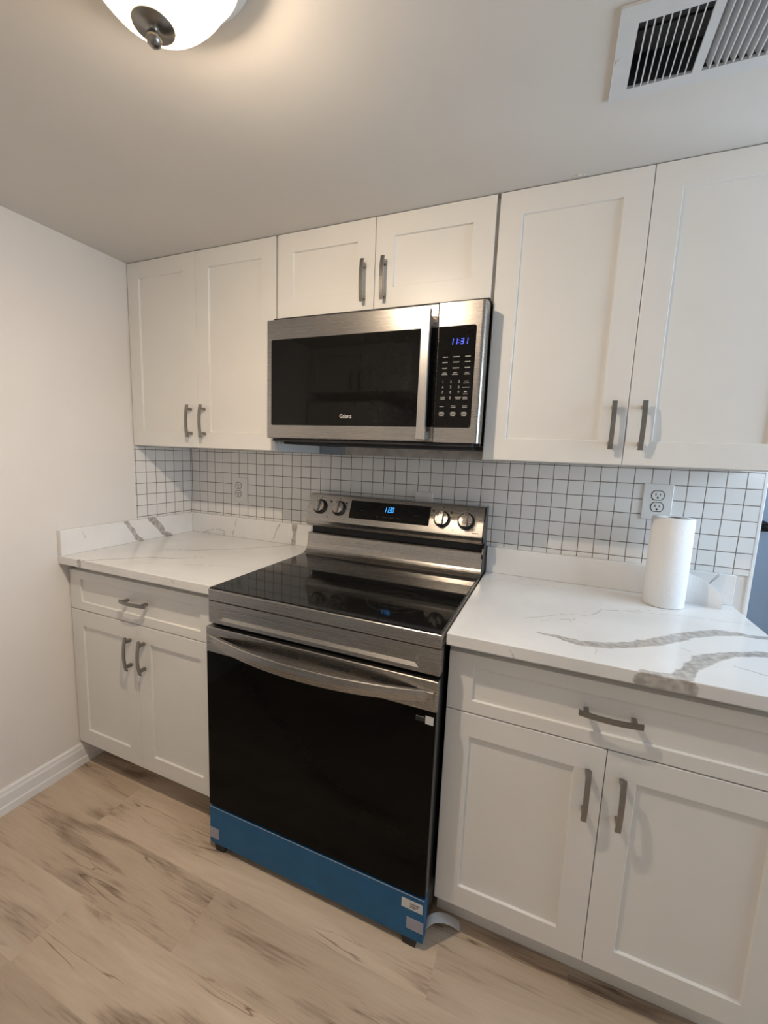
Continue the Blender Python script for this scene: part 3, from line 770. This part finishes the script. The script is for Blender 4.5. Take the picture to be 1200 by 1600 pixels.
def onp(x, z, d=0.0):
    s_ = (z - P0.z) / up.z
    return Vector((x, 0, 0)) + P0 + up * s_ + nrm * d
ex = Vector((1, 0, 0))
def slab_on_panel(mb, x0, x1, z0, z1, d0, d1, mi=0):
    V = [onp(x, z, d) for d in (d0, d1) for x, z in ((x0, z0), (x1, z0), (x1, z1), (x0, z1))]
    return mb.add(V, [[0, 3, 2, 1], [4, 5, 6, 7], [0, 1, 5, 4], [1, 2, 6, 5], [2, 3, 7, 6], [3, 0, 4, 7]], mi)
slab_on_panel(MB(), .984, 1.328, 1.0895, 1.1605, -.001, .0009).build('display', M['black_glass'], cp, RB)
mb = MB(); digits(mb, '1130', onp(1.157, 1.1345, .0010), 0.0078, .0215, .0030, .0018, ex, up, nrm)
mb.build('clock_display', M['led_cyan'], cp, RB)
for x in (1.105, 1.135, 1.165, 1.195): slab_on_panel(MB(), x, x + .016, 1.1045, 1.1062, .0009, .0011).build('key_legend', M['ring'], cp, RB)
for x in (1.03, 1.26): slab_on_panel(MB(), x, x + .03, 1.122, 1.1235, .0009, .0011).build('key_legend', M['ring'], cp, RB)
for x, z in ((.889, 1.148), (.963, 1.147), (1.3405, 1.148), (1.4115, 1.1467)): slab_on_panel(MB(), x - .004, x + .004, z - .004, z + .004, -.0005, .0006).build('burner_symbol', M['ink'], cp, RB)
for x, z in ((.885, 1.085), (1.425, 1.083), (.842, 1.163), (.93, 1.163), (1.378, 1.162), (1.471, 1.162), (1.50, 1.14)): slab_on_panel(MB(), x - .0017, x + .0017, z - .0022, z + .0022, -.0005, .0005).build('dial_mark', M['ink'], cp, RB)
slab_on_panel(MB(), 1.498, 1.521, 1.0795, 1.0815, -.0005, .0004).build('dial_mark', M['ink'], cp, RB)
for x, z in ((.8405, 1.1240), (.932, 1.1237), (1.378, 1.1190), (1.4705, 1.1195)):
    c = onp(x, z, .0)
    kb = MB().cyl(c, nrm, .0328, .006, 40, .0318, 0).build('control_knob', M['black_matte'], cp, RB)
    mb = MB().cyl(c + nrm * .0061, nrm, .0262, .012, 40, .0250, 0)
    V = []
    for d, w in ((.018, .0085), (.0315, .0068)):
        for a, e_ in ((-w, -.0245), (w, -.0245), (w, .0245), (-w, .0245)): V.append(c + ex * a + up * e_ + nrm * d)
    mb.add(V, [[0, 3, 2, 1], [4, 5, 6, 7], [0, 1, 5, 4], [1, 2, 6, 5], [2, 3, 7, 6], [3, 0, 4, 7]])
    V = [c + ex * a + up * e_ + nrm * d for d in (.0314, .0318) for a, e_ in ((-.0008, .008), (.0008, .008), (.0008, .024), (-.0008, .024))]
    mb.add(V, [[0, 3, 2, 1], [4, 5, 6, 7], [0, 1, 5, 4], [1, 2, 6, 5], [2, 3, 7, 6], [3, 0, 4, 7]], 1)
    # joined to the knob base as one part
    cap = mb.build('cap', [M['steel'], M['ink']], None)
    me2 = cap.data; k = kb.data
    k.materials.append(M['steel']); k.materials.append(M['ink'])
    bb = bmesh.new(); bb.from_mesh(k); n0 = len(bb.faces); bb.from_mesh(me2)
    bb.faces.ensure_lookup_table()
    for i_, f_ in enumerate(bb.faces):
        if i_ >= n0:
            f_.material_index += 1
            for v in f_.verts: v.tag = True
    for v in bb.verts:
        if v.tag: v.co -= Vector(RB)
    bb.to_mesh(k); bb.free()
    bpy.data.objects.remove(cap, do_unlink=True)

# ------------------------------------------------------------------ microwave
MX0, MX1, MY, MZ0, MZ1 = .7885, 1.5442, -.400, 1.3990, 1.8005
MBs = (1.166, -.2, MZ0)
mw = thing('microwave', 'stainless over-the-range microwave with black glass door hung below the short cabinet', 'microwave', MBs)
MB().box(MX0 - .010, MX1 - .004, -.349, -.006, 1.3915, 1.8225, .002).build('body', M['black_matte'], mw, MBs)
mb = MB().box(MX0 + .03, MX1 - .025, -.340, -.10, 1.3800, 1.3912, .002, 0)
for i in range(10): mb.box(MX0 + .08 + .012 * i, MX0 + .086 + .012 * i, -.30, -.18, 1.3785, 1.3800)
mb.box(MX0 + .02, MX1 - .02, -.392, -.352, 1.3885, 1.3978, .001)
mb.build('underside_vent', M['black_matte'], mw, MBs)
SX = 1.4060
dm = MB().prism(rrect(MX0, SX - .0009, MZ0, MZ1, .004), 'y', -.350, MY, 0, .003).build('door', M['steel'], mw, MBs)
MB().prism(rrect(.8078, SX - .0012, 1.4442, 1.7345, .006, (0, 1, 1, 0)), 'y', MY + .004, MY - .0006, 0, .0008).build('window', M['black_glass'], dm, MBs)
text('logo', 'Galanz', .0165, (1.105, MY - .0009, 1.4755), M['logo'], dm, MBs)
hb = MB().prism(rrect(1.3640, 1.3915, 1.4035, 1.7785, .003), 'y', MY - .026, MY - .042, 0, .0025)
for z in (1.418, 1.752): hb.box(1.371, 1.3875, MY - .0265, MY - .0004, z - .012, z + .012, .002)
hb.build('handle', M['steel_v'], dm, MBs)
# control column with rounded outer edge
mbp = MB(); rr = .013
pp = [(SX + .0009, -.350), (SX + .0009, MY)] + [(MX1 - rr + rr * math.sin(a), MY + rr - rr * math.cos(a)) for a in [i * PI / 2 / 8 for i in range(9)]] + [(MX1, -.350)]
cpn = mbp.prism(pp, 'z', MZ0, MZ1).build('control_panel', M['steel'], mw, MBs)
for p in cpn.data.polygons: p.use_smooth = False
kp = MB().prism(rrect(SX + .0011, 1.5186, 1.4430, 1.7350, .008, (1, 0, 0, 1)), 'y', MY + .003, MY - .0006, 0, .0006).build('keypad', M['black_glass'], cpn, MBs)
mb = MB(); digits(mb, '11:31', (1.470, MY - .0010, 1.6905), .0085, .0165, .0036, .0019, ex, (0, 0, 1), (0, -1, 0))
mb.build('clock_display', M['led_blue'], cpn, MBs)
mb = MB()
def mark(x, z, w, h=.0022): mb.box(x - w / 2, x + w / 2, MY - .0009, MY - .0006, z - h / 2, z + h / 2)
for z in (1.648, 1.6325, 1.6160): [mark(x, z, w) for x, w in ((1.4316, .015), (1.4648, .019), (1.4983, .016))]
for x in (1.4316, 1.4635, 1.4983): mark(x, 1.6025, .012, .0018); mark(x, 1.5980, .018, .0018)
mark(1.498, 1.5775, .014, .0016); mark(1.498, 1.5725, .016, .0016); mark(1.498, 1.5605, .022, .0016); mark(1.4972, 1.5475, .008, .004); mark(1.4972, 1.5410, .014, .0016)
for x in (1.4300, 1.4970): mark(x, 1.5315, .013, .0017); mark(x, 1.5272, .014, .0017)
mark(1.4765, 1.5315, .018, .0017); mark(1.4765, 1.5275, .014, .0017)
mark(1.4285, 1.5057, .013, .0018)
for x in (1.4635, 1.4979): mark(x, 1.5075, .013, .0017); mark(x, 1.5030, .014, .0017)
for x in (1.4290, 1.4639, 1.4967): mark(x, 1.4880, .014, .0017); mark(x, 1.4835, .017, .0017); mark(x, 1.4790, .013, .0017)
mb.build('key_legends', M['print'], cpn, MBs)
for r, row in enumerate(('123', '456', '789')):
    for c_, ch in enumerate(row):
        text('key_number', ch, .0105, (1.4285 + .0242 * c_, MY - .0008, 1.5763 - .0149 * r), M['print'], cpn, MBs)
text('key_number', '0', .0105, (1.4525, MY - .0008, 1.5300), M['print'], cpn, MBs)

# ------------------------------------------------------------------ outlets
def outlet(x0, x1, z0, z1, recs, label, yy, kind=True):
    base = ((x0 + x1) / 2, yy, (z0 + z1) / 2)
    t = thing('wall_outlet' if kind else 'wall_plate', label, 'outlet' if kind else 'cover plate', base, 'electrical covers on the tile')
    MB().prism(rrect(x0, x1, z0, z1, .005), 'y', yy, yy - .0055, 0, .0022).build('cover_plate' if kind else 'plate', M['plate'], t, base)
    for cx, cz in recs:
        mb = MB().prism([(cx + .0175 * math.cos(a) , cz + max(-.0145, min(.0145, .0175 * math.sin(a)))) for a in [i * 2 * PI / 28 for i in range(28)]], 'y', yy - .0050, yy - .0070, 0, .0006)
        o = mb.build('receptacle', [M['plate'], M['slot']], t, base)
        sl = MB().box(cx - .0075, cx - .0050, yy - .0073, yy - .0066, cz - .001, cz + .008).box(cx + .0050, cx + .0075, yy - .0073, yy - .0066, cz - .0005, cz + .0065)
        sl.cyl((cx, yy - .0066, cz - .0075), (0, -1, 0), .0032, .0007, 16)
        sl.build('socket_slots', M['slot'], o, base)
        # dark gap round the receptacle
        g = MB(); V = []
        for i in range(28):
            a = i * 2 * PI / 28
            for q in (1.0, 1.14):
                V.append((cx + .0176 * q * math.cos(a), yy - .0057, cz + q * max(-.0146, min(.0146, .0176 * math.sin(a)))))
        g.add(V, [[2 * i, 2 * ((i + 1) % 28), 2 * ((i + 1) % 28) + 1, 2 * i + 1] for i in range(28)])
        g.build('gap', M['slot'], o, base)
    if kind:
        cx = sum(r[0] for r in recs) / 2; cz = sum(r[1] for r in recs) / 2
        MB().cyl((cx, yy - .0053, cz), (0, -1, 0), .0028, .0010, 16).build('screw', M['plate'], t, base)
    return t
outlet(.2800, .3700, 1.0930, 1.2150, ((.3180, 1.1750), (.3165, 1.1352)), 'oversized outlet above the veined corner counter', -.0062)
outlet(2.0455, 2.1325, 1.1738, 1.2945, ((2.0886, 1.2562), (2.0896, 1.2171)), 'white double outlet partly behind the paper towel roll', -.0062)
outlet(1.2345, 1.3105, 1.0900, 1.2110, (), 'blank white cover plate peeking over the top of the range', -.0062, False)

# ------------------------------------------------------------------ paper towels
RC = (2.118, -.113); RR = .0575
base = (RC[0], RC[1], CZ)
t = thing('paper_towel_roll', 'white paper towel roll standing on the counter with its end sheet loose', 'paper towels', base)
mb = MB()
H = .2825
prof = [(.021, .001), (RR - .003, .0008), (RR, .004), (RR + .0004, H / 2), (RR, H - .004), (RR - .003, H - .0006), (.021, H - .001), (.0205, H - .004), (.0205, .004), (.021, .001)]
mb.lathe(prof, (RC[0], RC[1], CZ), 72)
mb.build('roll', M['paper'], t, base)
MB().lathe([(.0203, .002), (.0203, H - .002), (.0190, H - .002), (.0190, .002), (.0203, .002)], (RC[0], RC[1], CZ), 40).build('core', M['card'], t, base)
# loose end sheet: leaves the roll at the back and trails along the counter
n = 16; V = []
p0 = Vector((RC[0] + .035, RC[1] + .047)); p1 = Vector((2.215, -.047)); p2 = Vector((2.252, -.060)); p3 = Vector((2.281, -.088))
for i in range(n + 1):
    u = i / n
    p = p0 * (1 - u) ** 3 + p1 * 3 * u * (1 - u) ** 2 + p2 * 3 * u * u * (1 - u) + p3 * u ** 3
    h = .105 * (1 - u) ** 1.0 + .046 * u + .010 * math.sin(u * PI)
    lean = .012 * u
    nx = Vector((-.25, -1)).normalized()
    for d in (0, .0009):
        V.append((p.x + nx.x * d, p.y + nx.y * d, CZ + .0008)); V.append((p.x + nx.x * (d + lean), p.y + nx.y * (d + lean), CZ + h))
F_ = []
for i in range(n):
    a, c = i * 4, (i + 1) * 4
    F_ += [[a, c, c + 1, a + 1], [a + 2, a + 3, c + 3, c + 2], [a + 1, c + 1, c + 3, a + 3], [a, a + 2, c + 2, c]]
F_ += [[0, 1, 3, 2], [n * 4, n * 4 + 2, n * 4 + 3, n * 4 + 1]]
MB().add(V, F_, 0, False).build('loose_sheet', M['paper'], t, base)

# ------------------------------------------------------------------ curled strip by the range foot
n = 14; V = []
pts = [Vector((1.532, -.640, .046)), Vector((1.545, -.622, .060)), Vector((1.578, -.598, .052)), Vector((1.618, -.574, .002))]
for i in range(n + 1):
    u = i / n
    p = pts[0] * (1 - u) ** 3 + pts[1] * 3 * u * (1 - u) ** 2 + pts[2] * 3 * u * u * (1 - u) + pts[3] * u ** 3
    for d in (0, .0014):
        V += [(p.x, p.y, p.z + d), (p.x + .006, p.y - .026, p.z + d - .002 * (1 - u))]
F_ = []
for i in range(n):
    a, c = i * 4, (i + 1) * 4
    F_ += [[a, a + 1, c + 1, c], [a + 2, c + 2, c + 3, a + 3], [a, c, c + 2, a + 2], [a + 1, a + 3, c + 3, c + 1]]
F_ += [[0, 2, 3, 1], [n * 4, n * 4 + 1, n * 4 + 3, n * 4 + 2]]
zmin = min(v[2] for v in V)
V = [(x, y, z - zmin + .0006) for x, y, z in V]
tag(MB().add(V, F_).build('packing_strip', M['curl'], None, (1.622, -.575, 0)), 'curled white packing strip on the floor by the corner of the range', 'packing strip')

# ------------------------------------------------------------------ ceiling light
LX, LY = 1.138, -1.123
base = (LX, LY, ZC)
t = thing('ceiling_light', 'ribbed glass flush ceiling light switched on', 'ceiling light', base)
MB().lathe([(.0001, 0.0), (.143, 0.0), (.1445, -.003), (.1440, -.007), (.139, -.009), (.1385, -.014), (.133, -.016), (.1325, -.021), (.127, -.023), (.1265, -.028), (.121, -.029), (.120, -.024), (.0001, -.010)], (LX, LY, ZC - .0003), 96).build('pan', M['pan'], t, base)
prof = []
for i in range(19):
    a = i / 18 * PI / 2
    prof.append((.026 + .0925 * math.cos(a) ** 1.285, -.0255 - .103 * math.sin(a) ** 1.576))
MB().lathe(prof, (LX, LY, ZC), 360, 72, .011).build('glass_shade', M['shade'], t, base)
BX, BY, BZ = LX + .022, LY + .034, ZC - .064
b = bmesh.new(); bmesh.ops.create_uvsphere(b, u_segments=24, v_segments=12, radius=.015)
for v in b.verts: v.co = Vector((BX + v.co.x, BY + v.co.y, BZ + v.co.z))
MB().bm(b, 0, True).build('bulb', M['bulb'], t, base)
MB().cyl((BX, BY, BZ + .014), (0, 0, 1), .011, .038, 20).build('bulb_socket', M['plate'], t, base)
MB().lathe([(.0001, -.127), (.025, -.1275), (.030, -.1295), (.0295, -.132), (.010, -.134), (.006, -.137), (.006, -.139), (.010, -.143), (.0112, -.148), (.0095, -.154), (.005, -.158), (.0001, -.159)], (LX, LY, ZC), 40).build('finial', M['nickel'], t, base)

# ------------------------------------------------------------------ ceiling register
base = ((VX0 + VX1) / 2, (VY0 + VY1) / 2, ZC)
t = thing('air_vent', 'white two-way air register in the ceiling over the counter', 'air vent', base)
z0, z1 = ZC - .006, ZC - .0003
xm0, xm1 = 1.9370, 1.9525
sx0, sx1, sy0, sy1 = 1.8265, 2.0640, -.7345, -.5945
mb = MB()
mb.box(VX0, sx0, VY0, VY1, z0, z1).box(sx1, VX1, VY0, VY1, z0, z1).box(sx0, sx1, VY0, sy0, z0, z1).box(sx0, sx1, sy1, VY1, z0, z1).box(xm0, xm1, sy0, sy1, z0, z1)
mb.build('frame', M['vent'], t, base)
mb = MB(); i0 = 0
for x0, x1, sgn in ((sx0, xm0, 1), (xm1, sx1, -1)):
    ns_ = 9; pt = (x1 - x0) / ns_
    for i in range(1, ns_ + (0 if sgn > 0 else 1)):
        xc = x0 + pt * i; L = .015
        dx = .0026 if sgn > 0 else -.0075; tk = .0011
        poly = [(xc - tk, z0 + .0005), (xc + tk, z0 + .0005), (xc + dx + tk, z0 + L), (xc + dx - tk, z0 + L)]
        mb.prism(poly, 'y', sy0 + .0004, sy1 - .0004)
mb.build('louvers', M['vent'], t, base)
mb = MB()
d0, d1, dz = sy0 - .004, sy1 + .004, ZC + .085
for x0, x1, y0, y1, za, zb_ in ((sx0 - .002, sx0 - .001, d0, d1, ZC + .001, dz), (sx1 + .001, sx1 + .002, d0, d1, ZC + .001, dz), (sx0 - .002, sx1 + .002, d0 - .001, d0, ZC + .001, dz),
                               (sx0 - .002, sx1 + .002, d1, d1 + .001, ZC + .001, dz), (sx0 - .002, sx1 + .002, d0, d1, dz, dz + .001)): mb.box(x0, x1, y0, y1, za, zb_)
mb.build('duct_box', M['duct'], t, base)
mb = MB()
for y in (-.71, -.68, -.65, -.625): mb.box(sx0, sx1, y - .012, y + .012, ZC + .040 , ZC + .0412)
mb.build('damper', M['duct'], t, base)
MB().cyl((1.8040, -.6660, z0 - .0012), (0, 0, 1), .0045, .0014, 18, .0045).build('screw', M['vent'], t, base)

# ------------------------------------------------------------------ opposite side of the galley (seen only as a reflection)
FB = (.30, -2.15, 0)
t = thing('refrigerator', 'white refrigerator reflected in the black glass of the microwave', 'refrigerator', FB)
MB().box(.02, .62, -2.54, -1.93, .03, 1.720, .004).build('body', M['fridge'], t, FB)
d = MB().box(.02, .62, -1.925, -1.865, 1.16, 1.720, .01).build('door', M['fridge'], t, FB)
MB().box(.055, .08, -1.865, -1.83, 1.19, 1.45, .004).build('handle', M['fridge'], d, FB)
d = MB().box(.02, .62, -1.925, -1.865, .08, 1.150, .01).build('door', M['fridge'], t, FB)
MB().box(.055, .08, -1.865, -1.83, .80, 1.12, .004).build('handle', M['fridge'], d, FB)
for x in (.07, .57): MB().cyl((x, -2.0, .0005), (0, 0, 1), .018, .03, 16).build('foot', M['black_matte'], t, FB)
FC = (.40, -2.25, 1.79)
t = thing('wall_cabinet', 'white cabinet over the refrigerator reflected in the microwave glass', 'cabinet', FC)
MB().box(.004, .80, -2.549, -1.935, 1.79, ZC - .002).build('body', M['cabinet'], t, FC)
for a, c, hx in ((.006, .398, .365), (.402, .798, .435)):
    mb = shaker(a, c, 1.795, ZC - .004, 0, -.0195, .064, .06)
    mb.v = [(x, -1.9345 - (y - 0) * 1.0, z) for x, y, z in mb.v]
    d = mb.build('door', M['cabinet'], t, FC)
    pm = pull_mb((hx, 1.87), True, 0); pm.v = [(x, -1.915 - y, z) for x, y, z in pm.v]
    pm.build('handle', M['nickel'], d, FC)
